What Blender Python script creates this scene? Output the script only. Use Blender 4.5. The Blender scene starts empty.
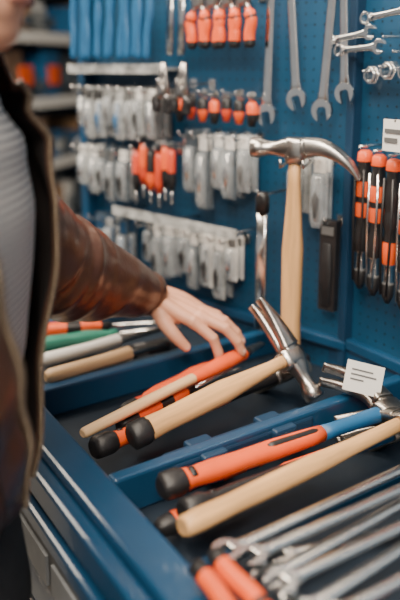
import bpy, math, random
from mathutils import Vector, Matrix
random.seed(7)
V=Vector
SC=bpy.context.scene.collection

# ------------------------------------------------------------ materials
MATS={}
def mat(name,col,rough=.5,metal=0.,var=.12,scale=30.,bump=0.,bscale=200.,stretch=(1,1,1),spec=.5,coat=0.,alpha=1.):
    if name in MATS: return MATS[name]
    m=bpy.data.materials.new(name); m.use_nodes=True
    nt=m.node_tree; b=nt.nodes['Principled BSDF']
    tc=nt.nodes.new('ShaderNodeTexCoord'); mp=nt.nodes.new('ShaderNodeMapping')
    mp.inputs['Scale'].default_value=stretch
    nt.links.new(tc.outputs['Object'],mp.inputs['Vector'])
    nz=nt.nodes.new('ShaderNodeTexNoise'); nz.inputs['Scale'].default_value=scale; nz.inputs['Detail'].default_value=4
    nt.links.new(mp.outputs['Vector'],nz.inputs['Vector'])
    cr=nt.nodes.new('ShaderNodeValToRGB')
    cr.color_ramp.elements[0].position=.3; cr.color_ramp.elements[1].position=.7
    c=V(col); cr.color_ramp.elements[0].color=(*(c*(1-var)),1); cr.color_ramp.elements[1].color=(*[min(1,x*(1+var)) for x in c],1)
    nt.links.new(nz.outputs['Fac'],cr.inputs['Fac']); nt.links.new(cr.outputs['Color'],b.inputs['Base Color'])
    b.inputs['Roughness'].default_value=rough; b.inputs['Metallic'].default_value=metal
    b.inputs['Specular IOR Level'].default_value=spec; b.inputs['Coat Weight'].default_value=coat
    b.inputs['Alpha'].default_value=alpha
    if bump:
        n2=nt.nodes.new('ShaderNodeTexNoise'); n2.inputs['Scale'].default_value=bscale; n2.inputs['Detail'].default_value=5
        nt.links.new(mp.outputs['Vector'],n2.inputs['Vector'])
        bp=nt.nodes.new('ShaderNodeBump'); bp.inputs['Strength'].default_value=bump; bp.inputs['Distance'].default_value=.002
        nt.links.new(n2.outputs['Fac'],bp.inputs['Height']); nt.links.new(bp.outputs['Normal'],b.inputs['Normal'])
    MATS[name]=m; return m
def pegmat(name,col,pitch=.019):
    m=mat(name,col,.45,0,.08,6)
    nt=m.node_tree; b=nt.nodes['Principled BSDF']; cr=[n for n in nt.nodes if n.type=='VALTORGB'][0]
    tc=[n for n in nt.nodes if n.type=='TEX_COORD'][0]
    sep=nt.nodes.new('ShaderNodeSeparateXYZ'); nt.links.new(tc.outputs['Object'],sep.inputs[0])
    def M(op,a,bv=None):
        n=nt.nodes.new('ShaderNodeMath'); n.operation=op
        for i,x in enumerate((a,bv)):
            if x is None: continue
            if isinstance(x,(int,float)): n.inputs[i].default_value=x
            else: nt.links.new(x,n.inputs[i])
        return n.outputs[0]
    q=[]
    for o in ('X','Z'):
        f=M('FRACT',M('MULTIPLY',M('ADD',sep.outputs[o],50),1/pitch)); f=M('SUBTRACT',f,.5); q.append(M('MULTIPLY',f,f))
    d=M('SQRT',M('ADD',q[0],q[1])); hole=M('LESS_THAN',d,.11)
    mx=nt.nodes.new('ShaderNodeMixRGB'); nt.links.new(hole,mx.inputs[0]); nt.links.new(cr.outputs['Color'],mx.inputs[1])
    mx.inputs[2].default_value=(.003,.012,.022,1); nt.links.new(mx.outputs[0],b.inputs['Base Color'])
    return m
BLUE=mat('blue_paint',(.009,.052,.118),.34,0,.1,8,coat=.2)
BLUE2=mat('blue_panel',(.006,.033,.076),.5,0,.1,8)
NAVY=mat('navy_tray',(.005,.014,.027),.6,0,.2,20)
PEG=pegmat('pegboard_blue',(.009,.058,.122))
CHROME=mat('chrome',(.80,.78,.75),.20,1,.05,40)
STEEL=mat('brushed_steel',(.50,.46,.42),.28,1,.12,60,bump=.1)
DSTEEL=mat('forged_steel',(.30,.27,.24),.32,1,.2,50,bump=.15,bscale=300)
WOOD=mat('hickory_wood',(.66,.37,.155),.40,0,.2,9,bump=.08,bscale=40,stretch=(14,1,14))
WOOD2=mat('pale_wood',(.66,.43,.23),.5,0,.15,9,stretch=(14,1,14))
ORG=mat('orange_rubber',(.80,.10,.016),.42,0,.08,30)
BLK=mat('black_rubber',(.014,.013,.014),.45,0,.2,50,bump=.2,bscale=400)
HBLUE=mat('blue_rubber',(.015,.10,.23),.45,0,.1,30)
GREEN=mat('green_plastic',(.03,.20,.14),.4)
WHITE=mat('white_card',(.74,.72,.68),.6,0,.04)
CLEAR=mat('clear_blister',(.62,.66,.68),.10,0,.2,60,coat=.6,alpha=.33)
FROST=mat('frosted_plastic',(.38,.39,.38),.25,0,.5,50,coat=.4)
GREY=mat('grey_plastic',(.11,.11,.11),.5)
MGREY=mat('grey_label',(.20,.21,.22),.5)
RED=mat('red_plastic',(.62,.06,.02),.4)
PAPER=mat('printed_card',(.07,.09,.11),.5,0,.5,60)
TAN=mat('tan_carton',(.30,.19,.12),.7,0,.4,14)
AMBER=mat('amber_carton',(.42,.24,.12),.6,0,.3,14)
LEATHER=mat('brown_leather',(.074,.030,.017),.33,0,.22,22,bump=.30,bscale=160,coat=.15)
LINING=mat('jacket_lining',(.016,.011,.010),.8)
ZIP=mat('brass_zip',(.45,.35,.24),.4,.9,.4,500)
SKIN=mat('skin',(.60,.29,.18),.5,0,.10,35,bump=.25,bscale=260)
NAIL=mat('fingernail',(.72,.42,.33),.3,0,.03)
HAIR=mat('dark_hair',(.03,.018,.011),.6,0,.3,120,bump=.6)
JEANS=mat('black_trousers',(.014,.014,.016),.85,0,.3,90,bump=.3,bscale=600)
SOLE=mat('shoe_leather',(.03,.018,.012),.5)
FLOOR=mat('floor_concrete',(.20,.19,.17),.5,0,.15,3)
WALLM=mat('wall_paint',(.14,.16,.18),.8,0,.06,2)
CEIL=mat('ceiling_paint',(.22,.22,.21),.9,0,.06,2)
def shirtmat():
    m=mat('striped_shirt',(.3,.3,.3),.85); nt=m.node_tree; b=nt.nodes['Principled BSDF']
    tc=[n for n in nt.nodes if n.type=='TEX_COORD'][0]
    w=nt.nodes.new('ShaderNodeTexWave'); w.bands_direction='Z'; w.inputs['Scale'].default_value=40; w.inputs['Distortion'].default_value=.3
    nt.links.new(tc.outputs['Object'],w.inputs['Vector'])
    cr=nt.nodes.new('ShaderNodeValToRGB'); cr.color_ramp.elements[0].position=.25; cr.color_ramp.elements[1].position=.5
    cr.color_ramp.elements[0].color=(.15,.15,.16,1); cr.color_ramp.elements[1].color=(.56,.53,.50,1)
    nt.links.new(w.outputs['Fac'],cr.inputs['Fac']); nt.links.new(cr.outputs['Color'],b.inputs['Base Color']); return m
SHIRT=shirtmat()

# ------------------------------------------------------------ mesh builder
class MB:
    def __init__(s): s.v=[];s.f=[];s.m=[];s.sm=[];s.mats=[]
    def mi(s,m):
        if m not in s.mats: s.mats.append(m)
        return s.mats.index(m)
    def face(s,idx,m,smooth=True): s.f.append(idx); s.m.append(s.mi(m)); s.sm.append(smooth)
    def loft(s,secs,m,seg=16,up=(0,0,1),caps=True):
        up=V(up); P=[V(x[0]) for x in secs]; base=len(s.v); n=len(P)
        for i,x in enumerate(secs):
            t=(P[min(i+1,n-1)]-P[max(i-1,0)]).normalized()
            side=t.cross(up)
            if side.length<1e-4: side=t.cross(V((0,1,.01)))
            side.normalize(); u=side.cross(t).normalized()
            e=2/(x[3] if len(x)>3 else 2)
            for k in range(seg):
                a=2*math.pi*k/seg; c,q=math.cos(a),math.sin(a)
                s.v.append(P[i]+side*(x[1]*math.copysign(abs(c)**e,c))+u*(x[2]*math.copysign(abs(q)**e,q)))
        for i in range(n-1):
            mm=m[i] if isinstance(m,list) else m
            for k in range(seg):
                a=base+i*seg+k; b=base+i*seg+(k+1)%seg
                s.face((a,a+seg,b+seg,b),mm)
        if caps:
            s.face(tuple(base+k for k in range(seg)),m[0] if isinstance(m,list) else m,False)
            s.face(tuple(base+(n-1)*seg+k for k in range(seg))[::-1],m[-1] if isinstance(m,list) else m,False)
    def prism(s,pts,h,m,M=None):
        M=M or Matrix(); base=len(s.v); n=len(pts)
        for z in (-h/2,h/2):
            for p in pts: s.v.append(M@V((p[0],p[1],z)))
        s.face(tuple(base+i for i in range(n))[::-1],m,False); s.face(tuple(base+n+i for i in range(n)),m,False)
        for i in range(n):
            j=(i+1)%n; s.face((base+i,base+j,base+n+j,base+n+i),m,False)
    def box(s,a,b,m,M=None):
        M=M or Matrix(); base=len(s.v)
        x0,x1=sorted((a[0],b[0]));y0,y1=sorted((a[1],b[1]));z0,z1=sorted((a[2],b[2]))
        for z in (z0,z1):
            for (x,y) in ((x0,y0),(x1,y0),(x1,y1),(x0,y1)): s.v.append(M@V((x,y,z)))
        for q in ((3,2,1,0),(4,5,6,7),(0,1,5,4),(1,2,6,5),(2,3,7,6),(3,0,4,7)): s.face(tuple(base+i for i in q),m,False)
    def ring(s,c,ro,ri,h,m,M=None,seg=24,inner=None):
        M=M or Matrix(); base=len(s.v); c=V(c)
        for k in range(seg):
            a=2*math.pi*k/seg; d=V((math.cos(a),math.sin(a),0)); r2=ri if not inner else ri*(1+.08*(k%2))
            for (r,z) in ((ro,-h*.35),(ro*.95,-h/2),(r2,-h/2),(r2,h/2),(ro*.95,h/2),(ro,h*.35)): s.v.append(M@(c+d*r+V((0,0,z))))
        for k in range(seg):
            for j in range(6):
                a=base+k*6+j; b=base+k*6+(j+1)%6; c2=base+((k+1)%seg)*6+(j+1)%6; d2=base+((k+1)%seg)*6+j
                s.face((a,d2,c2,b),m,False)
    def ball(s,c,r,m,seg=16,rings=10,M=None):
        r=V(r) if hasattr(r,'__len__') else V((r,r,r)); M=M or Matrix(); base=len(s.v); c=V(c)
        s.v.append(M@(c+V((0,0,-r.z))))
        for i in range(1,rings):
            p=-math.pi/2+math.pi*i/rings
            for k in range(seg):
                a=2*math.pi*k/seg; s.v.append(M@(c+V((r.x*math.cos(p)*math.cos(a),r.y*math.cos(p)*math.sin(a),r.z*math.sin(p)))))
        s.v.append(M@(c+V((0,0,r.z)))); top=len(s.v)-1
        for k in range(seg):
            s.face((base,base+1+(k+1)%seg,base+1+k),m)
            for i in range(rings-2):
                a=base+1+i*seg+k;b=base+1+i*seg+(k+1)%seg; s.face((a,b,b+seg,a+seg),m)
            s.face((base+1+(rings-2)*seg+k,base+1+(rings-2)*seg+(k+1)%seg,top),m)
    def obj(s,name,M=None,parent=None,bevel=0):
        me=bpy.data.meshes.new(name); me.from_pydata([tuple(v) for v in s.v],[],s.f)
        for m in s.mats: me.materials.append(m)
        me.polygons.foreach_set('material_index',s.m); me.polygons.foreach_set('use_smooth',s.sm); me.update()
        o=bpy.data.objects.new(name,me); SC.objects.link(o)
        if parent: o.parent=parent
        if M: o.matrix_world=M
        if bevel:
            b=o.modifiers.new('bevel','BEVEL'); b.width=bevel; b.segments=2; b.limit_method='ANGLE'; b.angle_limit=math.radians(50)
        return o
def empty(name,M=None):
    e=bpy.data.objects.new(name,None); SC.objects.link(e); e.empty_display_size=.1
    if M: e.matrix_world=M
    return e
def frame(p0,p1,xdir):
    p0,p1,xd=V(p0),V(p1),V(xdir); y=(p1-p0).normalized(); x=(xd-y*xd.dot(y)).normalized(); z=x.cross(y)
    M=Matrix((x,y,z)).transposed().to_4x4(); M.translation=p0; return M,(p1-p0).length
def catmull(P,n):
    out=[];P=[V(p) for p in P]
    for i in range(len(P)-1):
        p0=P[max(i-1,0)];p1=P[i];p2=P[i+1];p3=P[min(i+2,len(P)-1)]
        for k in range(n):
            t=k/n; out.append(.5*((2*p1)+(p2-p0)*t+(2*p0-5*p1+4*p2-p3)*t*t+(3*p1-p0-3*p2+p3)*t**3))
    out.append(P[-1]); return out

# ------------------------------------------------------------ tools
def hammer_head(mb,L,st,k=1.0,cv=1.0):
    y=L
    mb.loft([((.0625*k,y,0),.0125*k,.0125*k),((.061*k,y,0),.0140*k,.0140*k),((.050*k,y,0),.0145*k,.0145*k),((.046*k,y,0),.0125*k,.0125*k),
             ((.036*k,y,0),.0098*k,.0098*k),((.026*k,y,0),.0100*k,.0100*k,2.5),((.014*k,y+.001,0),.0135*k,.0125*k,3.5),
             ((-.012*k,y+.002,0),.0135*k,.0125*k,3.5),((-.022*k,y+.003,0),.0115*k,.0135*k,3)],st,20)
    mb.loft([((0,y-.020*k,0),.0125*k,.0115*k,3.5),((0,y-.008*k,0),.0145*k,.013*k,3.5),((0,y+.010*k,0),.0145*k,.013*k,3.5),((0,y+.0155*k,0),.0125*k,.011*k,3.5)],st,20,up=(0,0,1))
    for sg in (-1,1):
        pts=catmull([(-.014*k,y+.002,sg*.0065*k),(-.036*k,y+.003*k*cv,sg*.0082*k),(-.058*k,y-.006*k*cv,sg*.0098*k),(-.076*k,y-.020*k*cv,sg*.011*k),(-.090*k,y-.038*k*cv,sg*.012*k)],5)
        n=len(pts)-1
        mb.loft([(p,(.0125*(1-i/n)+.0020)*k,(.0076-.0008*i/n)*k,3) for i,p in enumerate(pts)],st,12)
def claw_hammer(name,p0,p1,xd,style='wood',k=1.0,rk=1.0,cv=1.0,st=None):
    M,L=frame(p0,p1,xd); mb=MB()
    if style=='wood' or style=='woodcap':
        prof=[(0,.0125,.010),(.004,.0155,.0125),(.02,.0165,.0135),(.06,.0150,.0125),(.12,.0160,.0135),(.18,.0165,.0135),(.24,.0125,.0110),(.29,.0095,.0105),(.36,.0090,.0105)]
        sc=L/.345
        secs=[((0,a*sc,0),b*rk,c*rk,2.4) for a,b,c in prof]
        if style=='woodcap':
            mb.loft([((0,-.004,0),.012*rk,.010*rk),((0,0,0),.0175*rk,.0150*rk),((0,.022*sc,0),.0180*rk,.0155*rk),((0,.030*sc,0),.0165*rk,.0140*rk)],BLK,20)
        mb.loft(secs,WOOD,20)
    else:
        c1,c2=style
        G=.66*L
        secs=[((0,-.003,0),.012,.011),((0,.002,0),.0175,.0155),((0,.022,0),.0180,.0160),((0,.030,0),.0150,.0130),((0,.04,0),.0145,.0125),((0,.07,0),.0160,.0135),((0,.11,0),.0150,.0128),((0,.16,0),.0160,.0135),((0,G-.02,0),.0140,.0125),((0,G,0),.0125,.0115)]
        ms=[BLK,BLK,BLK,c1,c1,c1,c1,c1,c1]
        mb.loft([(p,a*(1.12 if i<4 else 1)*rk,b*(1.1 if i<4 else 1)*rk,2.5) for i,(p,a,b) in enumerate(secs)],ms,20)
        mb.loft([((0,G*.62,.0100*rk),.006*rk,.0030),((0,G*.66,.0112*rk),.0065*rk,.0030),((0,G*.93,.0102*rk),.0055*rk,.0030),((0,G*.97,.009*rk),.004*rk,.002)],BLK if c1 is not BLK else ORG,10)
        mb.loft([((0,.036,.0110*rk),.0095*rk,.0026),((0,.044,.0115*rk),.0095*rk,.0026)],BLK,10)
        mb.loft([((0,G-.002,0),.0125*rk,.0112*rk,2.5),((0,G+.02,0),.0115*rk,.0105*rk,2.5),((0,L-.03,0),.0105,.0100,2.5),((0,L,0),.0100,.010,2.5)],c2,20)
    hammer_head(mb,L,st or DSTEEL,k,cv)
    return mb.obj(name,M)
def open_end(mb,c,R,w,h,m,ang=0.,sgn=1):
    pts=[]; a0=math.radians(38)
    for i in range(22):
        a=a0+(2*math.pi-2*a0)*i/21; pts.append((R*math.sin(a),R*math.cos(a)*sgn))
    pts+= [(-w,R*.92*sgn),(-w,-.10*R*sgn),(-w*.6,-.30*R*sgn),(w*.6,-.30*R*sgn),(w,-.10*R*sgn),(w,R*.92*sgn)]
    if sgn<0: pts=pts[::-1]
    mb.prism(pts,h,m,Matrix.Translation(c)@Matrix.Rotation(ang,4,'Z'))
def wrench_mesh(mb,L,R,m,M0=None):
    s0=len(mb.v)
    mb.loft([((0,R*.75,0),R*.62,.0028,3),((0,R*1.6,0),R*.45,.0034,3),((0,L*.5,0),R*.40,.0034,3),((0,L-R*1.7,0),R*.42,.0034,3),((0,L-R*.85,0),R*.58,.0030,3)],m,12)
    open_end(mb,V((0,0,0)),R,R*.46,.0068,m,math.radians(12),-1)
    mb.ring((0,L,0),R*.86,R*.50,.0095,m,inner=True)
    if M0:
        for i in range(s0,len(mb.v)): mb.v[i]=M0@mb.v[i]
def wrench(name,p0,p1,R=.016,xd=(1,0,0),m=CHROME):
    M,L=frame(p0,p1,xd); mb=MB(); wrench_mesh(mb,L,R,m); return mb.obj(name,M,bevel=.0006)
def plier_mesh(mb,c1,c2,M0,L=.17,spread=.016,jaw=.045,st=STEEL,hr=1.0):
    s0=len(mb.v)
    for sg in (-1,1):
        pts=catmull([(sg*.004,0,0),(sg*spread*.8,-.02,0),(sg*spread*1.25,-L*.45,0),(sg*spread,-L*.72,0),(sg*spread*1.1,-L,0)],5); n=len(pts)-1
        rr=[.0062 if i<n*.3 else .0082*hr for i in range(n+1)]; rr[-1]=.004
        mb.loft([(p,rr[i],rr[i]*.85) for i,p in enumerate(pts)],[st if i<n*.18 else (c2 if (i>n*.82 or (n*.35<i<n*.45)) else c1) for i in range(n)],12)
        mb.loft([((sg*.0055,-.012,0),.0085,.005,3),((sg*.006,.006,0),.0095,.0055,3),((sg*.0048,jaw*.6,0),.0052,.005,3),((sg*.0026,jaw,0),.0022,.003,3)],st,12)
    mb.loft([((0,0,-.0075),.008,.008),((0,0,.0075),.008,.008)],st,16,up=(0,1,0))
    for i in range(s0,len(mb.v)): mb.v[i]=M0@mb.v[i]
def driver_mesh(mb,c1,c2,M0,H=.11,S=.12,r=.013,blade=.003):
    s0=len(mb.v)
    pr=[(0,.5),(.06,.85),(.2,1),(.35,.95),(.5,.9),(.66,1),(.82,.82),(.9,.62),(1,.7)]
    mb.loft([((0,a*H,0),r*b,r*b*.95,3) for a,b in pr],[c2,c2,c1,c1,c2,c1,c1,c2],16)
    mb.loft([((0,H-.004,0),blade,blade),((0,H+S*.9,0),blade,blade),((0,H+S*.93,0),blade*1.5,blade*.7),((0,H+S,0),blade*1.1,blade*.25)],CHROME,10)
    for i in range(s0,len(mb.v)): mb.v[i]=M0@mb.v[i]

# ------------------------------------------------------------ room shell
mb=MB(); mb.box((-8,-4,-.05),(3,5,0),FLOOR); mb.obj('floor')
mb=MB(); mb.box((-8.1,-4,0),(-8,5,3.2),WALLM); mb.obj('wall_end')
mb=MB(); mb.box((-8,5,0),(3,5.1,3.2),WALLM); mb.obj('wall_back')
mb=MB(); mb.box((-8,-4,3.2),(3,5,3.25),CEIL); mb.obj('ceiling')

# ------------------------------------------------------------ display counter
ctr=empty('display_counter')
X0,X1=-2.05,.35
mb=MB()
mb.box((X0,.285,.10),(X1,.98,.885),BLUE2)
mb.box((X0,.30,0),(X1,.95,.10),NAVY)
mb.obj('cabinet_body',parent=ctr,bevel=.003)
mb=MB()
mb.box((X0,.290,.905),(X1,.338,.952),BLUE)
mb.box((X0,.268,.900),(X1,.290,.940),BLUE)
mb.box((X0,.275,.885),(X1,.30,.905),NAVY)
mb.box((X0,.262,.862),(X1,.30,.888),BLUE)
mb.box((X0,.86,.89),(X1,.90,.955),BLUE)
mb.box((X0-.02,.268,.885),(X0,.90,.952),BLUE); mb.box((X1,.268,.885),(X1+.02,.90,.952),BLUE)
mb.obj('rim',parent=ctr,bevel=.005)
mb=MB()
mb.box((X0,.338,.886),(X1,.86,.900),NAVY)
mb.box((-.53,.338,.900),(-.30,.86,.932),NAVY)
mb.obj('bin_floor',parent=ctr,bevel=.002)
mb=MB()
for x,w,zt in ((-1.62,.02,.949),(-1.33,.02,.949),(-1.0,.022,.949),(-.712,.020,.953),(-.552,.014,.930),(-.29,.014,.935),(0,.02,.949)):
    mb.box((x-w/2,.336,.90),(x+w/2,.862,zt),BLUE)
mb.box((-.735,.42,.90),(-.700,.66,.946),BLUE2)
mb.box((-.745,.46,.925),(-.69,.50,.948),BLUE2); mb.box((-.745,.58,.925),(-.69,.62,.948),BLUE2)
mb.obj('dividers',parent=ctr,bevel=.004)
mb=MB()
for i in range(5):
    a=X0+.03+i*.475; b=a+.455
    mb.box((a,.272,.56),(b,.286,.79),BLUE); mb.box((a,.272,.30),(b,.286,.54),BLUE)
    for z in (.75,.50): mb.loft([((a+.12,.258,z),.006,.006),((b-.12,.258,z),.006,.006)],STEEL,10); mb.box((a+.13,.258,z-.004),(a+.14,.274,z+.004),STEEL); mb.box((b-.14,.258,z-.004),(b-.13,.274,z+.004),STEEL)
mb.obj('drawers',parent=ctr,bevel=.003)
mb=MB(); mb.box((X0,.266,.80),(X1,.286,.858),GREY)
for i in range(20): mb.box((X0+.02+i*.118,.262,.808),(X0+.12+i*.118,.268,.850),MGREY)
mb.obj('label_strip',parent=ctr)

# ------------------------------------------------------------ pegboard walls
PE=.69
S=V((-.839,.871,0)); D=V((-.967,-.257,0)).normalized(); N=V((.257,-.967,0)).normalized()
M2=Matrix((D,N,V((0,0,1)))).transposed().to_4x4(); M2.translation=S
mb=MB(); mb.box((-.84,.872,.90),(.6,.892,2.3),PEG); mb.obj('wall_pegboard',bevel=.001)
mb=MB(); mb.box((0,-.02,.90),(PE,0,2.3),PEG); mb.obj('wall_pegboard.001',M2,bevel=.001)
mb=MB(); mb.box((-.852,.852,.90),(-.836,.90,2.3),BLUE2); mb.obj('trim_1',bevel=.002)
mb=MB(); mb.box((PE-.005,-.04,.90),(PE+.02,.03,2.3),BLUE); mb.obj('trim_2',M2,bevel=.002)
mb=MB(); mb.box((-.836,.855,.955),(.35,.872,.975),BLUE); mb.obj('trim_3',bevel=.003)
mb=MB(); mb.box((0,0,.952),(PE,.02,.97),BLUE); mb.obj('trim_4',M2,bevel=.003)

def hook(mb,s,z,length,m=CHROME):
    mb.loft([((s,0,z),.002,.002),((s,length,z),.002,.002),((s,length+.006,z+.01),.002,.002)],m,8,up=(1,0,0))
    mb.box((s-.008,0,z-.012),(s+.008,.003,z+.008),m)
def pack(mb,s,o,zt,w,h,card,item,lab=WHITE,shell=CLEAR):
    mb.box((s-w/2,o,zt-h),(s+w/2,o+.0012,zt),card)
    mb.box((s-w*.38,o+.0012,zt-h*.24),(s+w*.38,o+.002,zt-h*.04),lab)
    mb.loft([((s,o+.004,zt-h*.96),w*.40,.004,4),((s,o+.007,zt-h*.9),w*.42,.008,4),((s,o+.007,zt-h*.32),w*.42,.008,4),((s,o+.004,zt-h*.27),w*.38,.004,4)],shell,12,up=(0,1,0))
    if item: mb.loft([((s,o+.008,zt-h*.90),w*.18,.006),((s,o+.012,zt-h*.6),w*.26,.009),((s,o+.008,zt-h*.45),w*.12,.005),((s,o+.007,zt-h*.3),w*.12,.004)],item,10,up=(0,1,0))
def pack_row(name,s0,s1,z,w,h,items,cards,depth=.10,layers=3,step=1.15,labs=(WHITE,),shells=(CLEAR,)):
    mb=MB(); s=s0
    while s<s1:
        hook(mb,s,z-.008,depth+.01)
        it=random.choice(items); cd=random.choice(cards); lb=random.choice(labs); sh=random.choice(shells); hh=h*random.uniform(.72,1.15); ww=w*random.uniform(.7,1.05)
        for l in range(layers):
            o=depth-.02*l-.02+random.uniform(-.004,.004)
            pack(mb,s+random.uniform(-.003,.003),o,z+random.uniform(-.002,.002),ww,hh,cd,it,lb,sh)
        s+=ww*step+random.uniform(0,.009)
    return mb.obj(name,M2)
pack_row('blister_pack_row',.235,.49,1.128,.028,.115,[GREY,CHROME,CHROME,BLK],[FROST,WHITE,CLEAR,PAPER],.07,2,1.12,(WHITE,GREY,WHITE),(CLEAR,))
mb=MB(); mb.loft([((.19,.085,1.145),.0035,.0035),((.53,.085,1.145),.0035,.0035)],CHROME,8); mb.box((.19,.088,1.137),(.53,.091,1.156),FROST)
for s_ in (.2,.36,.52): mb.loft([((s_,0,1.145),.003,.003),((s_,.09,1.145),.003,.003)],CHROME,8)
mb.obj('hook_rail',M2)
pack_row('hanging_drill_bits',.205,.345,1.325,.030,.135,[CHROME,GREY,CHROME],[CLEAR,PAPER,CLEAR],.07,2,1.12,(WHITE,FROST,PAPER))
pack_row('hanging_drill_bits',.05,.12,1.300,.030,.135,[CHROME,GREY],[FROST,PAPER,CLEAR],.06,2,1.2,(WHITE,FROST,GREY))
plier=MB()
for q in range(6):
    s_=.375+q*.021+random.uniform(-.004,.004); zz=1.285+random.uniform(-.012,.004); hook(plier,s_,zz+.005,.075); c1,c2=[(RED,BLK),(ORG,BLK),(RED,RED),(BLK,ORG),(ORG,RED),(RED,BLK)][q]
    plier.loft([((s_,.065,zz),.006,.005),((s_,.065,zz-.010),.0095,.008),((s_,.065,zz-.045),.0085,.008),((s_,.065,zz-.060),.0105,.008),((s_,.065,zz-.08),.007,.006)],[c1,c1,c2,c2],12,up=(0,1,0))
    plier.loft([((s_,.065,zz-.08),.003,.003),((s_,.065,zz-.11),.0025,.0025)],CHROME,8,up=(0,1,0))
plier.obj('hanging_red_screwdrivers',M2)
pack_row('hanging_bit_sets',.435,PE-.03,1.405,.026,.10,[GREY,BLK,CHROME,HBLUE],[GREY,FROST,PAPER,BLUE],.08,3,1.15,(WHITE,FROST,BLK,GREY))
pack_row('hanging_blade_packs',.52,PE-.03,1.275,.030,.11,[CHROME,GREY,BLK,HBLUE],[PAPER,FROST,GREY,BLUE],.08,2,1.2,(WHITE,GREY,WHITE))
pack_row('hanging_file_packs',.54,PE-.03,1.12,.028,.13,[HBLUE,GREY],[PAPER,BLUE,GREY],.07,2,1.3,(FROST,BLUE))
def plier_row(name,lst,z,off,c1,c2,L=.14,hr=1.0,jaw=.045):
    mb=MB()
    for s in lst:
        hook(mb,s,z,off+.01)
        M=Matrix.Translation((s,off,z-.01))@Matrix.Rotation(random.uniform(-.12,.12),4,'Y')@Matrix.Rotation(math.pi/2,4,'X')
        plier_mesh(mb,c1,c2,M,L,jaw=jaw,hr=hr)
    return mb.obj(name,M2)
plier_row('hanging_orange_pliers',[.205,.24,.275,.31],1.575,.06,ORG,BLK,.085,1.3)
plier_row('hanging_snips',[.325,.375],1.415,.09,BLK,BLK,.045,1.2,.05)
mb=MB()
for q in range(7):
    s_=.195+q*.030; zz=1.385+.003*(q%3); c1,c2=[(ORG,BLK),(BLK,ORG),(BLK,RED)][q%3]
    hook(mb,s_,zz+.005,.05); mb.loft([((s_,.042,zz),.006,.005),((s_,.042,zz-.006),.011,.009),((s_,.042,zz-.022),.010,.009),((s_,.042,zz-.026),.011,.009),((s_,.042,zz-.045),.006,.006)],[c1,c1,c2,c2],12,up=(0,1,0))
mb.obj('hanging_orange_stubby_drivers',M2)
plier_row('hanging_blue_clamps',[.43,.465,.505,.545,.585,.63],1.64,.08,HBLUE,HBLUE,.17,1.1)
mb=MB()
for q,s_ in enumerate((.355,.385)):
    hook(mb,s_,1.62,.06); mb.loft([((s_,.055,1.62),.007,.003,4),((s_+.004,.055,1.47),.008,.003,4)],CHROME,10,up=(0,1,0))
mb.obj('hanging_steel_rules',M2)
mb=MB(); mb.box((.40,.0,1.440),(PE,.07,1.445),FROST); mb.box((.40,.07,1.433),(PE,.073,1.453),FROST); mb.obj('shelf_rail',M2)

for i,(s,z,L,R) in enumerate([(.168,1.362,.36,.0205),(.104,1.392,.34,.0195),(.052,1.375,.36,.0195),(.010,1.405,.32,.0175)]):
    mb=MB()
    Mx=Matrix.Translation((s,.035,z))@Matrix.Rotation(math.pi/2,4,'X')@Matrix.Rotation(math.pi,4,'Y')@Matrix.Rotation((-.03,.09,-.07,.05)[i],4,'Z')
    wrench_mesh(mb,L,R,CHROME,Mx); hook(mb,s,z+L,.045)
    mb.obj('combination_spanner',M2,bevel=.0006)
mb=MB()
mb.loft([((.125,.10,1.205),.010,.004,4),((.125,.10,1.12),.011,.005,4),((.125,.10,.985),.012,.004,4)],CHROME,12,up=(0,1,0)); mb.loft([((.125,.10,1.20),.012,.009,3),((.125,.10,1.225),.012,.009,3),((.125,.10,1.235),.008,.006,3)],BLK,12,up=(0,1,0)); hook(mb,.125,1.23,.11)
mb.obj('flat_chisel',M2)
mb=MB()
mb.box((.010,.03,1.03),(.042,.045,1.19),BLK); mb.box((.014,.046,1.165),(.038,.047,1.18),GREY); mb.loft([((.0265,.045,1.04),.010,.004),((.0265,.047,1.10),.012,.006),((.0265,.045,1.15),.008,.004)],BLK,12,up=(0,1,0)); hook(mb,.026,1.185,.05)
mb.obj('boxed_tool_set',M2,bevel=.002)

for i,(x,c1,c2) in enumerate([(-.782,ORG,BLK),(-.752,ORG,BLK),(-.722,BLK,ORG),(-.690,ORG,BLK)]):
    mb=MB(); zt=1.318-i*.004
    pr=[(0,.5,ORG),(-.004,.9,ORG),(-.018,1.0,ORG),(-.022,.82,BLK),(-.05,.95,BLK),(-.054,1.0,c1),(-.075,.98,c1),(-.078,.9,BLK),(-.085,.9,BLK),(-.088,.98,c1),(-.108,.95,c1),(-.112,.82,BLK),(-.130,.9,BLK),(-.135,1,c2),(-.165,.95,c2),(-.170,.6,CHROME),(-.195,.6,CHROME),(-.198,.8,GREY),(-.218,.75,BLK),(-.23,.3,BLK)]
    mb.loft([((x,.828,zt+a),.0115*b,.0105*b,3) for a,b,c in pr],[p[2] for p in pr[1:]],16,up=(0,1,0))
    for sg in (-1,1): mb.loft([((x+sg*.0085,.818,zt-.03),.0022,.002),((x+sg*.0095,.817,zt-.1),.0022,.002),((x+sg*.006,.818,zt-.215),.0018,.002)],CHROME if i%2 else BLK,8,up=(0,1,0))
    mb.loft([((x,.872,zt+.006),.002,.002),((x,.815,zt+.006),.002,.002)],CHROME,8)
    mb.obj('nut_driver',None)
mb=MB(); mb.box((-.722,.80,1.325),(-.674,.802,1.372),WHITE); mb.box((-.718,.7985,1.352),(-.684,.80,1.358),GREY); mb.box((-.718,.7985,1.338),(-.694,.80,1.345),GREY); mb.loft([((-.70,.872,1.37),.002,.002),((-.70,.80,1.37),.002,.002)],CHROME,8); mb.obj('price_label')
mb=MB()
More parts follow.
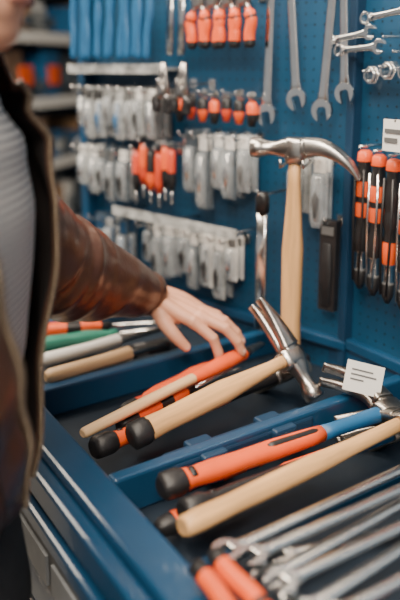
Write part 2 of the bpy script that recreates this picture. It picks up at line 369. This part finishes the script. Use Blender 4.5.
for x,z,a in ((-.785,1.500,.12),(-.765,1.478,.05),(-.71,1.53,.1)):
    wrench_mesh(mb,.085,.012,CHROME,Matrix.Translation((x,.83,z))@Matrix.Rotation(math.pi/2,4,'X')@Matrix.Rotation(math.pi/2+a,4,'Z')@Matrix.Rotation(math.pi,4,'Y'))
    mb.loft([((x+.04,.872,z-.008),.002,.002),((x+.04,.815,z-.008),.002,.002)],CHROME,8)
mb.obj('stubby_wrench_set',bevel=.0005)
mb=MB()
for x,z in ((-.778,1.435),(-.745,1.442),(-.71,1.44)):
    Mr=Matrix.Translation((x,.835,z))@Matrix.Rotation(math.pi/2,4,'X')
    mb.ring((0,0,0),.016,.009,.012,CHROME,Mr,seg=6); mb.ring((0,0,.009),.012,.008,.006,CHROME,Mr)
    mb.loft([((x,.872,z+.006),.002,.002),((x,.81,z+.006),.002,.002)],CHROME,8)
mb.obj('socket_ring_set',bevel=.0006)

hx,hy=-.852,.742
hd=V((.772,.63,0)).normalized()
claw_hammer('claw_hammer',(hx,hy,.968),(hx,hy,1.318),-hd,'wood',1.16,1.06,st=STEEL)
mb=MB()
nrm=V((-hd.y,hd.x,0))
for sg in (-1,1):
    a=V((hx,hy,1.292))+hd*(sg*.018)-nrm*.03; b=a+nrm*.16
    mb.loft([(a+V((0,0,.012)),.0022,.0022),(a,.0022,.0022),(b,.0022,.0022)],STEEL,8)
mb.obj('hammer_hook')

# ------------------------------------------------------------ tools in the bins
claw_hammer('claw_hammer',(-.762,.393,.966),(-.787,.690,.998),(.66,.05,-.75),'woodcap',1.14,1.04,.25,STEEL)
claw_hammer('claw_hammer',(-.568,.350,.966),(-.584,.725,.972),(.9,0,.42),'wood',1.1,.90)
claw_hammer('claw_hammer',(-.648,.372,.962),(-.632,.742,.960),(.95,0,-.25),(ORG,HBLUE),1.15,.84)
claw_hammer('claw_hammer',(-.606,.376,.952),(-.604,.73,.945),(.8,0,.6),(BLK,HBLUE),1.0,.88)
claw_hammer('claw_hammer',(-.792,.352,.948),(-.835,.71,.944),(.8,0,.5),(ORG,BLK),1.0,.9)
for q,(x,st_) in enumerate([(-.225,(ORG,BLK)),(-.165,'woodcap'),(-.105,(HBLUE,BLK)),(-.045,'wood')]):
    claw_hammer('claw_hammer',(x,.37,.935),(x-.012,.70,.935),(.9,0,-.3),st_,1.05,.95)
def driver(name,p0,p1,c1,c2,r=.013,fr=.5):
    M,L=frame(p0,p1,(1,0,0)); mb=MB(); driver_mesh(mb,c1,c2,Matrix(),L*fr,L*(1-fr),r); return mb.obj(name,M)
M,L=frame((-.812,.343,.962),(-.905,.702,.968),(1,0,0)); mb=MB()
mb.loft([((0,0,0),.006,.005),((0,.004,0),.0085,.007),((0,.1,0),.0095,.008),((0,.22,0),.009,.008),((0,.235,0),.012,.010),((0,.30,0),.0145,.012),((0,.345,0),.013,.011),((0,.36,0),.008,.007),((0,.40,0),.006,.003)],[WOOD2,WOOD2,WOOD2,ORG,ORG,ORG,BLK,STEEL],16)
mb.obj('scraper_tool',M)
driver('screwdriver',(-.838,.41,.940),(-.90,.66,.945),ORG,BLK,.014,.6)
driver('screwdriver',(-.875,.47,.945),(-.945,.72,.950),ORG,ORG,.014,.7)
driver('screwdriver',(-.86,.79,.945),(-.845,.60,.955),HBLUE,BLK,.014,.6)
driver('screwdriver',(-.91,.45,.920),(-.93,.70,.925),RED,BLK,.013,.6)
driver('screwdriver',(-.626,.35,.928),(-.622,.58,.932),ORG,BLK,.012,.5)
driver('screwdriver',(-.678,.45,.930),(-.672,.70,.932),ORG,HBLUE,.011,.5)
driver('screwdriver',(-.66,.80,.935),(-.69,.60,.925),ORG,BLK,.012,.5)
driver('screwdriver',(-1.215,.40,.960),(-1.13,.66,.955),ORG,BLK,.015,.6)
driver('screwdriver',(-1.145,.38,.960),(-1.10,.66,.955),GREEN,GREEN,.015,.6)
driver('screwdriver',(-1.04,.64,.950),(-1.05,.40,.950),BLK,GREY,.013,.6)
driver('screwdriver',(-1.28,.42,.95),(-1.22,.68,.95),HBLUE,BLK,.014,.6)
driver('screwdriver',(-1.18,.42,.925),(-1.16,.72,.925),RED,BLK,.014,.6)
M,L=frame((-1.02,.37,.955),(-1.04,.64,.955),(1,0,0)); mb=MB()
mb.loft([((0,0,0),.008,.007),((0,.01,0),.014,.012),((0,.10,0),.012,.011),((0,.16,0),.014,.012),((0,.165,0),.009,.008),((0,.27,0),.008,.003)],[WOOD2,WOOD2,WOOD2,STEEL,STEEL],16)
mb.obj('wood_chisel',M)
M,L=frame((-1.085,.38,.955),(-1.10,.64,.955),(1,0,0)); mb=MB()
mb.loft([((0,0,0),.008,.007),((0,.01,0),.013,.012),((0,.10,0),.011,.010),((0,.16,0),.013,.012),((0,.165,0),.009,.008),((0,.27,0),.008,.003)],[WHITE,WHITE,WHITE,STEEL,STEEL],16)
mb.obj('wood_chisel',M)
for (xa,ya,xb,yb,z,R) in [(-.520,.375,-.519,.72,.958,.0165),(-.492,.385,-.480,.73,.966,.0155),(-.470,.39,-.482,.72,.954,.018),(-.446,.385,-.430,.70,.967,.0165),(-.418,.385,-.435,.74,.955,.018),(-.390,.40,-.378,.70,.966,.0155),(-.362,.39,-.362,.72,.955,.017),(-.335,.40,-.322,.72,.964,.016),(-.50,.43,-.40,.74,.943,.015)]:
    wrench('combination_wrench',(xa,ya,z),(xb,yb,z+.004),R)
mb=MB(); plier_mesh(mb,ORG,BLK,Matrix.Translation((-.378,.330,.975))@Matrix.Rotation(math.radians(-93),4,'Z')@Matrix.Rotation(.25,4,'Y'),.13,.010,hr=1.15)
mb.obj('slip_joint_pliers')

mb=MB(); Mt=Matrix.Translation((-.668,.725,1.000))@Matrix.Rotation(math.radians(55),4,'Z')@Matrix.Rotation(math.radians(14),4,'Y')@Matrix.Rotation(math.radians(-22),4,'X')
mb.box((-.028,-.001,-.022),(.028,.001,.022),WHITE,Mt)
for k,(a,b,z) in enumerate([(-.02,.012,.010),(-.02,.018,.003),(-.02,.0,-.004)]): mb.box((a,-.0016,z-.0012),(b,-.001,z+.0012),GREY,Mt)
mb.loft([((-.664,.735,.985),.002,.002),((-.66,.745,.925),.002,.002)],STEEL,8)
mb.obj('price_tag')

# ------------------------------------------------------------ background gondola shelving
def shelf_unit(name,A,B,depth,H,seed,mats,rows=(.35,.7,1.02,1.30,1.58,1.86)):
    random.seed(seed); A=V((*A,0));B=V((*B,0)); d=(B-A).normalized(); n=V((-d.y,d.x,0)) ; L=(B-A).length
    M=Matrix((d,n,V((0,0,1)))).transposed().to_4x4(); M.translation=A
    e=empty(name,M)
    mb=MB(); mb.box((0,0,0),(L,.03,H),BLUE2)
    k=0
    while k<=L+.01: mb.box((k-.02,-.04,0),(k+.02,.03,H),BLUE); k+=.62
    mb.box((0,-depth,0),(L,0,.14),NAVY); mb.box((0,-depth*.6,H-.14),(L,.03,H),BLUE)
    for z in rows: mb.box((0,-depth,z-.02),(L,0,z),BLUE); mb.box((0,-depth-.006,z-.035),(L,-depth,z+.012),WHITE)
    o=mb.obj('frame',None,e); o.matrix_world=M
    mb=MB()
    for z in rows:
        x=.03
        while x<L-.08:
            w=random.uniform(.05,.16); h=random.uniform(.10,.22); m=random.choice(mats); r=random.random()
            if r<.6: mb.box((x,-depth+.02+random.uniform(0,.06),z),(x+w,-.03,z+h),m); mb.box((x+w*.15,-depth+.012,z+h*.3),(x+w*.85,-depth+.022,z+h*.7),random.choice([WHITE,ORG,FROST,PAPER]))
            else:
                for q in range(int(w/.035)):
                    mb.loft([((x+.018+q*.035,-depth*.5,z),.014,.014),((x+.018+q*.035,-depth*.5,z+h*.75),.014,.014),((x+.018+q*.035,-depth*.5,z+h),.005,.005)],m,10,up=(0,1,0))
            x+=w+random.uniform(.005,.03)
    o=mb.obj('stock',None,e); o.matrix_world=M
    return e
shelf_unit('gondola_shelf',(-2.70,.30),(-4.10,2.05),.30,2.15,3,[TAN,PAPER,AMBER,BLK,HBLUE,FROST,WHITE])
shelf_unit('gondola_shelf',(-5.2,.0),(-3.4,-1.6),.30,2.15,5,[TAN,AMBER,GREY,PAPER,WHITE])
shelf_unit('gondola_shelf',(-6.4,-1.5),(-6.2,3.5),.35,2.4,9,[PAPER,TAN,WHITE,AMBER,FROST])

# ------------------------------------------------------------ the man
man=empty('man')
f=V((.67,.742,0)).normalized(); r=V((f.y,-f.x,0)); C=V((-.685,.102,0))
def tc_(z):
    t=(z-.93)/.5; return C+f*(-.03+.05*t)+V((0,0,z))
def interp(tab,z):
    for i in range(len(tab)-1):
        if tab[i][0]<=z<=tab[i+1][0]:
            t=(z-tab[i][0])/(tab[i+1][0]-tab[i][0]); t=t*t*(3-2*t); return [a+(b-a)*t for a,b in zip(tab[i][1:],tab[i+1][1:])]
    return list(tab[-1][1:] if z>tab[-1][0] else tab[0][1:])
TT=[(.86,.150,.105),(.93,.152,.108),(1.05,.148,.108),(1.18,.162,.114),(1.30,.175,.114),(1.37,.162,.102),(1.415,.115,.082),(1.45,.065,.062)]
def pt(z,th,a,b,n=2.3):
    c,q=math.cos(th),math.sin(th); e=2/n
    return tc_(z)+f*(b*math.copysign(abs(c)**e,c))-r*(a*math.copysign(abs(q)**e,q))
mb=MB(); zs=[.90+i*(1.45-.90)/40 for i in range(41)]; seg=64
for z in zs:
    a,b=interp(TT,z)
    for k in range(seg):
        th=2*math.pi*k/seg; w=1+.014*math.sin(z*70+th*3)*math.exp(-((z-1.0)/.15)**2)+.008*math.sin(z*31+th*2)
        mb.v.append(pt(z,th,a*w,b*w))
for i in range(40):
    for k in range(seg): mb.face((i*seg+k,i*seg+(k+1)%seg,(i+1)*seg+(k+1)%seg,(i+1)*seg+k),SHIRT)
mb.obj('shirt',parent=man)
mb=MB(); Z0,Z1=.995,1.435; zs=[Z0+i*(Z1-Z0)/60 for i in range(61)]; seg=96
for i,z in enumerate(zs):
    a,b=interp(TT,z); t=i/60
    gL=math.radians(34+2*t); gR=math.radians(-14+46*t)
    for k in range(seg+1):
        u=k/seg; th=gL+(2*math.pi-gL-gR)*u
        edL=math.exp(-(u*9)**2); edR=math.exp(-((1-u)*9)**2)
        add=.014+.012*edL*(1-.5*t)+.008*edR+.005*math.sin(th*5+z*18)*(1-t)+.003*math.sin(th*11-z*40)
        if t>.93: add+=(t-.93)*.2
        if t<.07: add-=.006*(1-t/.07)
        mb.v.append(pt(z,th,a+add,b+add))
for i in range(60):
    for k in range(seg): mb.face((i*(seg+1)+k,i*(seg+1)+k+1,(i+1)*(seg+1)+k+1,(i+1)*(seg+1)+k),LEATHER)
mb.mi(LEATHER); mb.mats.append(LINING)
jk=mb.obj('jacket',parent=man)
so=jk.modifiers.new('solid','SOLIDIFY'); so.thickness=.005; so.offset=-1; so.material_offset=1; so.material_offset_rim=0
def edge_pts(k): return [mb.v[i*(seg+1)+k].copy() for i in range(61)]
zb=MB()
for k in (0,seg):
    P=edge_pts(k)
    zb.loft([(p,.0035,.0025) for p in P],LEATHER,8,up=tuple(r))
    P2_=[mb.v[i*(seg+1)+(4 if k==0 else seg-4)].copy() for i in range(61)]
    cc=[tc_(zs[i]) for i in range(61)]
    zb.loft([(p+(p-c).normalized()*.002,.0010,.0010) for p,c in zip(P2_,cc)],LINING,6,up=tuple(r))
for i in range(60*5):
    for P in (edge_pts(0),edge_pts(seg)):
        j=i//5; p=P[j].lerp(P[min(j+1,60)],(i%5)/5)
        if i%2==0: zb.ball(p,(.0048,.0048,.0011),ZIP,6,4)
zb.obj('zip',parent=man)
hb=MB(); hb.loft([(p,.004,.012) for p in [mb.v[k].copy()+V((0,0,.012)) for k in range(seg+1)]],LEATHER,8,caps=True); hb.obj('hem_band',parent=man)
cb=MB(); cz=[(1.40,.112,.095),(1.425,.09,.085),(1.460,.082,.080),(1.465,.095,.092),(1.425,.118,.108)]
for z,a,b in cz:
    for k in range(49):
        th=math.radians(42)+(2*math.pi-math.radians(84))*k/48; cb.v.append(pt(z,th,a,b,2))
for i in range(4):
    for k in range(48): cb.face((i*49+k,i*49+k+1,(i+1)*49+k+1,(i+1)*49+k),LEATHER)
cb.obj('collar',parent=man).modifiers.new('s','SOLIDIFY').thickness=.003
def sleeve(name,pts,rad,seed):
    random.seed(seed); n=16; P=catmull(pts,n); R=[v.x for v in catmull([(q,0,0) for q in rad],n)]
    T=len(P)-1; sb=MB(); sg=56
    folds=[(random.uniform(.12,.97),random.uniform(0,6.28),random.uniform(.016,.034),random.uniform(.6,1.3),random.uniform(-.05,.05)) for _ in range(26)]
    up=V((0,0,1))
    for i,p in enumerate(P):
        t=(P[min(i+1,T)]-P[max(i-1,0)]).normalized(); side=t.cross(up).normalized(); u=side.cross(t); s_=i/T
        for k in range(sg):
            a=2*math.pi*k/sg; wr=0
            for (c,ph,wd,am,sk) in folds:
                dlt=(a-ph+math.pi)%(2*math.pi)-math.pi
                wr+=am*math.exp(-((s_-c-sk*dlt)/wd)**2)*math.exp(-(dlt/1.3)**2)
            rr=R[i]*(.96+.055*wr+.01*math.sin(a*3+s_*9))
            sb.v.append(p+side*rr*math.cos(a)+u*rr*math.sin(a))
    for i in range(T):
        for k in range(sg): sb.face((i*sg+k,(i+1)*sg+k,(i+1)*sg+(k+1)%sg,i*sg+(k+1)%sg),LEATHER)
    sb.mi(LEATHER); sb.mats.append(LINING)
    o=sb.obj(name,parent=man); m=o.modifiers.new('s','SOLIDIFY'); m.thickness=.004; m.offset=-1; m.material_offset=1
    o.modifiers.new('sub','SUBSURF').levels=1
    cb=MB(); a=P[-1]; t=(P[-1]-P[-4]).normalized(); rr=R[-1]
    cb.loft([(a-t*.022,rr*1.02,rr*1.02),(a-t*.020,rr*1.09,rr*1.09),(a-t*.001,rr*1.07,rr*1.07),(a+t*.001,rr*.98,rr*.98)],LEATHER,32,caps=False); cb.obj(name+'_cuff',parent=man)
    sh=MB(); sh.ball(P[0],R[0]*1.0,LEATHER,28,18); sh.obj(name+'_shoulder',parent=man)
sleeve('left_sleeve',[(-.800,.195,1.350),(-.856,.250,1.285),(-.925,.325,1.19),(-.965,.410,1.137),(-.992,.492,1.097),(-1.013,.562,1.062)],[.064,.074,.080,.074,.056,.036],4)
sleeve('right_sleeve',[(-.568,-.012,1.350),(-.530,-.070,1.26),(-.50,-.105,1.12),(-.485,-.075,1.02),(-.465,-.02,.95),(-.44,.03,.89)],[.064,.068,.060,.052,.046,.036],8)

def remesh(o,vox,sm=4,f_=.6):
    m=o.modifiers.new('r','REMESH'); m.mode='VOXEL'; m.voxel_size=vox; m.use_smooth_shade=True
    s=o.modifiers.new('s','SMOOTH'); s.iterations=sm; s.factor=f_
def chain(mb,pts,rad,m=SKIN,flat=1.0):
    P=catmull(pts,4); R=[v.x for v in catmull([(q,0,0) for q in rad],4)]
    mb.loft([(p,R[i],R[i]*flat) for i,p in enumerate(P)],m,14)
    mb.ball(P[0],R[0]*.98,m,12,8); mb.ball(P[-1],R[-1]*.98,m,12,8)
def hand(name,M,curl=1.0,mirror=1):
    mb=MB(); y=lambda v:v*mirror
    roots=[(.086,.028,.004),(.090,.009,.007),(.085,-.010,.005),(.076,-.028,-.001)]
    for (a,b,c) in roots: chain(mb,[(-.005,y(b*.45),0),(.04,y(b*.8),.003),(a,y(b),c)],[.0165,.0145,.0112])
    chain(mb,[(-.045,0,-.001),(-.02,0,0),(.01,0,0)],[.0235,.0215,.0205],flat=.85)
    chain(mb,[(-.045,y(.010),0),(-.01,y(.010),0),(.01,y(.010),0)],[.018,.018,.018]); chain(mb,[(-.045,y(-.010),0),(-.01,y(-.010),0),(.01,y(-.010),0)],[.018,.018,.018])
    chain(mb,[(.01,y(-.022),-.006),(.05,y(-.026),-.008)],[.014,.013]); chain(mb,[(.01,y(.018),-.008),(.055,y(.022),-.006)],[.015,.013])
    tips=[]
    seg=[(.045,.027,.021,.0092),(.050,.031,.022,.0096),(.046,.029,.021,.0090),(.036,.021,.018,.0080)]
    ang=[(-14,-50,-66),(2,-26,-48),(4,-24,-44),(2,-28,-50)]
    spread=[4,0,-3,-8]
    for (R0,S_,A_,sp) in zip(roots,seg,ang,spread):
        p=V((R0[0],y(R0[1]),R0[2])); pts=[p]; sa=math.radians(sp)*mirror
        for l,a in zip(S_[:3],A_):
            a=math.radians(a*curl); d=V((math.cos(a)*math.cos(sa),math.cos(a)*math.sin(sa),math.sin(a))); p=p+d*l; pts.append(p)
        rr=S_[3]
        full=[];rad=[]
        for i in range(3):
            a_,b_=pts[i],pts[i+1]
            full+= [a_,a_.lerp(b_,.35),a_.lerp(b_,.7)]; k=(1.12,1.0,.92)[i]
            rad+=[rr*k*(1.22 if i==0 else 1.07),rr*k*.97,rr*k*.95]
        full.append(pts[3]); rad.append(rr*.74)
        mb.loft([(q,rad[i],rad[i]) for i,q in enumerate(full)],SKIN,14); 
        for i,q in enumerate(full): mb.ball(q,rad[i]*.99,SKIN,12,8)
        tips.append((pts[2],pts[3],rr,d))
    th=[(.012,y(.020),-.006),(.040,y(.040),-.016),(.068,y(.048),-.026),(.092,y(.046),-.038)]
    rad=[.0165,.0135,.0115,.0090]
    chain(mb,th,rad)
    o=mb.obj(name,M,man); remesh(o,.0016,4,.5)
    nb=MB()
    for a_,b_,rr,d in tips:
        up=(V((0,0,1))-d*d.z).normalized(); side=d.cross(up)
        c=b_-d*.0035+up*(rr*.62); Mn=Matrix((d,side,up)).transposed().to_4x4(); Mn.translation=c
        nb.ball((0,0,0),(.0062,rr*.62,.0022),NAIL,12,8,Mn)
    d=(V(th[3])-V(th[2])).normalized(); up=(V((0,y(.5),.8))-d*d.dot(V((0,y(.5),.8)))).normalized(); side=d.cross(up)
    Mn=Matrix((d,side,up)).transposed().to_4x4(); Mn.translation=V(th[3])+up*.0062-d*.001; nb.ball((0,0,0),(.0072,.0062,.0022),NAIL,12,8,Mn)
    nb.obj(name+'_nails',M,man)
w0=V((-1.010,.572,1.058)); d=V((.132,.103,-.062)).normalized()
e2=d.cross(V((0,0,1))).normalized(); e2=(e2+V((0,0,-.15))).normalized()
e2=(e2-d*e2.dot(d)).normalized(); e3=d.cross(e2)
if e3.z<0: e3=-e3
Mh=Matrix((d,e2,e3)).transposed().to_4x4(); Mh.translation=w0; Mh=Mh@Matrix.Diagonal((.96,.93,.96,1))
hand('left_hand',Mh,1.0,1)
dr=V((.25,.45,-.85)).normalized(); er=V((.2,.87,.5)); er=(er-dr*er.dot(dr)).normalized(); e3r=dr.cross(er)
Mr=Matrix((dr,er,e3r)).transposed().to_4x4(); Mr.translation=V((-.435,.04,.88)); hand('right_hand',Mr,.6,1)
hc=tc_(1.582)+f*.032+r*-.005
Mhd=Matrix((f,-r,V((0,0,1)))).transposed().to_4x4(); Mhd=Matrix.Translation(hc)@Mhd@Matrix.Rotation(math.radians(14),4,'Y')
mb=MB()
mb.ball((-.012,0,.035),(.098,.077,.088),SKIN,24,16); mb.ball((.022,0,-.03),(.068,.062,.080),SKIN,24,16); mb.ball((.062,0,-.085),(.030,.032,.024),SKIN)
mb.ball((.05,0,-.07),(.042,.046,.030),SKIN)
mb.loft([((-.070,0,-.20),.074,.066),((-.045,0,-.13),.060,.058),((-.018,0,-.06),.058,.056),((-.01,0,0),.055,.055)],SKIN,24,up=(1,0,0))
mb.loft([((.086,0,.02),.008,.007),((.100,0,-.005),.010,.010),((.108,0,-.020),.014,.011),((.092,0,-.030),.013,.008)],SKIN,12,up=(1,0,0))
mb.ball((.083,0,-.052),(.012,.024,.006),SKIN); mb.ball((.082,0,-.062),(.012,.021,.007),SKIN); mb.ball((.078,0,.034),(.018,.05,.011),SKIN)
for sg in (-1,1): mb.ball((-.012,sg*.078,.0),(.018,.009,.032),SKIN); mb.ball((.06,sg*.045,-.015),(.02,.02,.018),SKIN); mb.ball((.072,sg*.031,.019),(.014,.018,.009),SKIN)
o=mb.obj('head',Mhd,man); remesh(o,.0035,4,.5)
mb=MB()
mb.ball((-.022,0,.050),(.104,.084,.088),HAIR,24,16); mb.ball((-.055,0,.0),(.066,.074,.080),HAIR,24,16)
for sg in (-1,1): mb.ball((.012,sg*.070,.035),(.035,.012,.04),HAIR)
o=mb.obj('hair',Mhd,man); remesh(o,.005,3,.5)
mb=MB()
for sg in (-1,1):
    mb.ball((.0735,sg*.031,.009),(.0095,.0115,.008),WHITE); mb.ball((.0815,sg*.031,.008),(.002,.0045,.0045),BLK); mb.ball((.089,sg*.032,.038),(.006,.020,.0035),HAIR)
mb.obj('eyes',Mhd,man)
mb=MB(); mb.ball((.089,0,-.057),(.008,.022,.006),mat('lips',(.42,.16,.12),.5)); mb.obj('lips',Mhd,man)
pel=tc_(.93); pel.z=0
up_=tuple(f)
mb=MB()
mb.loft([(pel+V((0,0,1.0)),.152,.112,2.3),(pel+V((0,0,.94)),.162,.122,2.3),(pel+V((0,0,.86)),.172,.130,2.3),(pel+V((0,0,.80)),.160,.120,2.3)],JEANS,32,up=up_)
for sg in (-1,1):
    h=pel+r*.082*sg
    mb.loft([(h+V((0,0,.86)),.086,.108),(h+V((0,0,.74)),.084,.092),(h+r*.012*sg+V((0,0,.50)),.064,.070),(h+r*.016*sg-f*.01+V((0,0,.30)),.058,.062),(h+r*.02*sg-f*.02+V((0,0,.09)),.050,.054)],JEANS,24,up=up_)
o=mb.obj('trousers',parent=man); remesh(o,.008,5,.5)
for sg,nm in ((-1,'left_shoe'),(1,'right_shoe')):
    b=pel+r*.102*sg-f*.02; b.z=0
    mb=MB(); mb.loft([(b-f*.08+V((0,0,.04)),.030,.035,3),(b-f*.03+V((0,0,.052)),.038,.052,3),(b+f*.05+V((0,0,.042)),.044,.042,3),(b+f*.12+V((0,0,.030)),.046,.030,3),(b+f*.18+V((0,0,.021)),.030,.020,3)],SOLE,18)
    mb.loft([(b+V((0,0,.06)),.042,.042),(b+V((0,0,.14)),.042,.042)],SOLE,18,up=up_); mb.obj(nm,parent=man)

# ------------------------------------------------------------ lights, world, camera
def area(name,loc,tgt,size,e,col):
    l=bpy.data.lights.new(name,'AREA'); l.shape='RECTANGLE'; l.size=size[0]; l.size_y=size[1]; l.energy=e; l.color=col
    o=bpy.data.objects.new(name,l); SC.objects.link(o); o.location=loc
    o.rotation_euler=(V(tgt)-V(loc)).to_track_quat('-Z','Y').to_euler(); return o
area('ceiling_light_1',(-.9,.05,2.75),(-.85,.45,1.0),(2.2,.30),88,(1,.86,.70))
area('camera_side_fill',(.5,-.7,2.6),(-.7,.4,1.1),(1.2,.5),68,(1,.90,.78))  # added fill from behind the camera, brightens the man and counter, not a fixture
area('ceiling_light_3',(-2.6,-.3,2.8),(-2.6,.6,1.0),(1.6,.4),55,(1,.86,.70))
area('ceiling_light_4',(-4.6,.3,2.9),(-4.6,.6,0.9),(2,1),110,(1,.84,.66))
w=bpy.data.worlds.new('shop_ambient'); bpy.context.scene.world=w; w.use_nodes=True
w.node_tree.nodes['Background'].inputs[0].default_value=(.80,.82,.84,1); w.node_tree.nodes['Background'].inputs[1].default_value=.46
cd=bpy.data.cameras.new('camera'); cam=bpy.data.objects.new('camera',cd); SC.objects.link(cam)
cam.location=(0,0,1.45)
look=V((-.836,.5487,-.1925))
cam.rotation_euler=look.to_track_quat('-Z','Y').to_euler()
cd.lens=42; cd.sensor_width=36; cd.sensor_fit='AUTO'; cd.shift_y=-1/6; cd.clip_start=.05
cd.dof.use_dof=True; cd.dof.focus_distance=.98; cd.dof.aperture_fstop=1.9
bpy.context.scene.camera=cam
